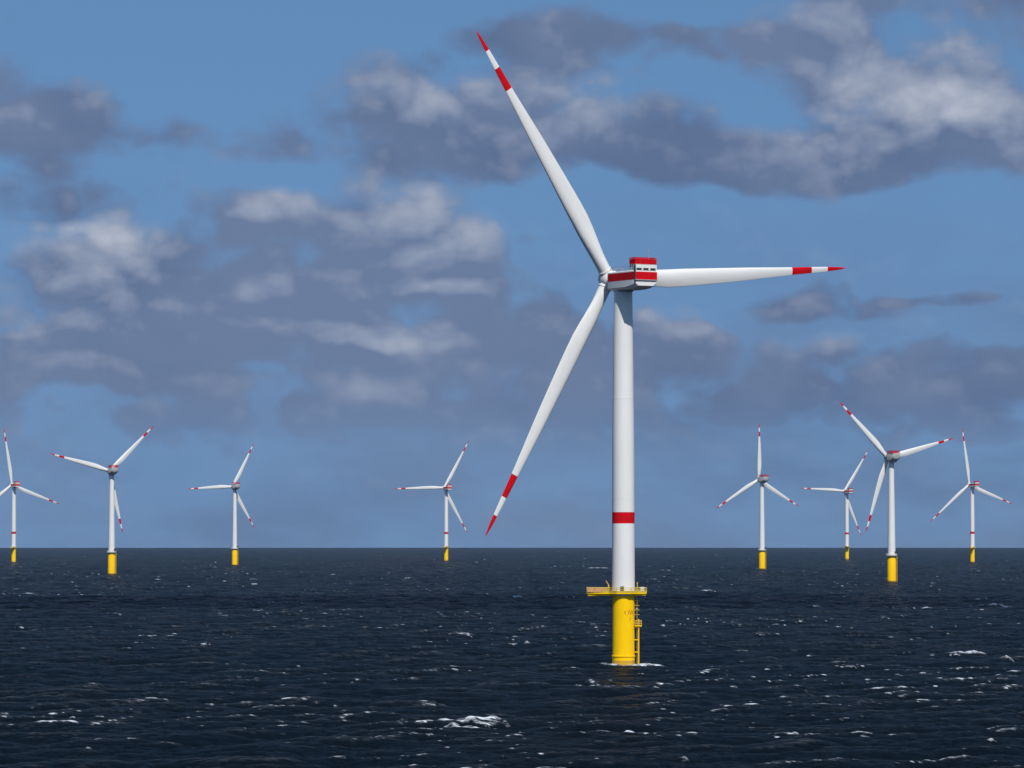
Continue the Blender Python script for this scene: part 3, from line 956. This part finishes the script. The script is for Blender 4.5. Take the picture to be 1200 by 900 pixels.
print('sea', len(verts), len(quads), NR)

# ------------------------------------------------------------------ haze over the sea
hz = MB().box(-25000, 25000, -25000, 25000, -52, 190).mesh('haze', M_STEEL)
hz.materials.clear()
M_HAZE = bpy.data.materials.new('sea_haze')
M_HAZE.use_nodes = True
ht = M_HAZE.node_tree
ht.nodes.clear()
pv = ht.nodes.new('ShaderNodeVolumePrincipled')
pv.inputs['Color'].default_value = (0.70, 0.84, 1.0, 1)
pv.inputs['Density'].default_value = 1.1e-5
pv.inputs['Anisotropy'].default_value = 0.3
ho = ht.nodes.new('ShaderNodeOutputMaterial')
ht.links.new(pv.outputs[0], ho.inputs['Volume'])
hz.materials.append(M_HAZE)
haze = link('haze', hz)
haze['kind'] = 'stuff'
haze['label'] = 'thin bluish sea haze'

# ------------------------------------------------------------------ a low cumulus above the frame, whose shadow crosses the water
def cumulus(cx_, cy_, z_, sx_, sy_, sz_, rot, seed, label):
    g = np.random.default_rng(seed)
    n, m = 40, 20
    amp = [(g.normal(size=3) * f, g.uniform(0, 6.28), a_) for f, a_ in ((2.2, .16), (3.5, .13), (6.0, .09), (9.0, .06)) for _ in range(4)]
    rings = []
    for i in range(m + 1):
        th = math.pi * (0.02 + 0.96 * i / m)
        ring = []
        for j in range(n):
            ph = 2 * math.pi * j / n
            v = np.array([math.sin(th) * math.cos(ph), math.sin(th) * math.sin(ph), -math.cos(th)])
            r_ = 1 + sum(a_ * math.sin(float(k_ @ v) + p_) for k_, p_, a_ in amp)
            z = v[2] * r_ * sz_
            z = z if z > 0 else z * 0.35                     # flat base
            ring.append((v[0] * r_ * sx_, v[1] * r_ * sy_, z))
        rings.append(ring)
    me_ = MB().rings(rings).mesh('cloud', M_CLOUD, 180)
    o = link('cloud', me_)
    o.location = (cx_, cy_, z_)
    o.rotation_euler = (0, 0, rot)
    o['kind'] = 'stuff'
    o['label'] = label
    return o


M_CLOUD = bpy.data.materials.new('cloud_droplets')
M_CLOUD.use_nodes = True
ct = M_CLOUD.node_tree
ct.nodes.clear()
cvn = ct.nodes.new('ShaderNodeVolumePrincipled')
cvn.inputs['Color'].default_value = (1, 1, 1, 1)
cvn.inputs['Density'].default_value = 0.04
cvn.inputs['Anisotropy'].default_value = 0.6
co_ = ct.nodes.new('ShaderNodeOutputMaterial')
ct.links.new(cvn.outputs[0], co_.inputs['Volume'])
for (gx, gy, gz, a_, b_, c_, rot, seed) in ((-150, 2080, 900, 340, 185, 120, R(-4), 2), (330, 2190, 900, 200, 70, 60, R(3), 9)):
    t_ = gz / sun_dir.z
    cumulus(gx + sun_dir.x * t_, gy + sun_dir.y * t_, gz, a_, b_, c_, rot, seed, 'small grey cumulus drifting low above the turbines')
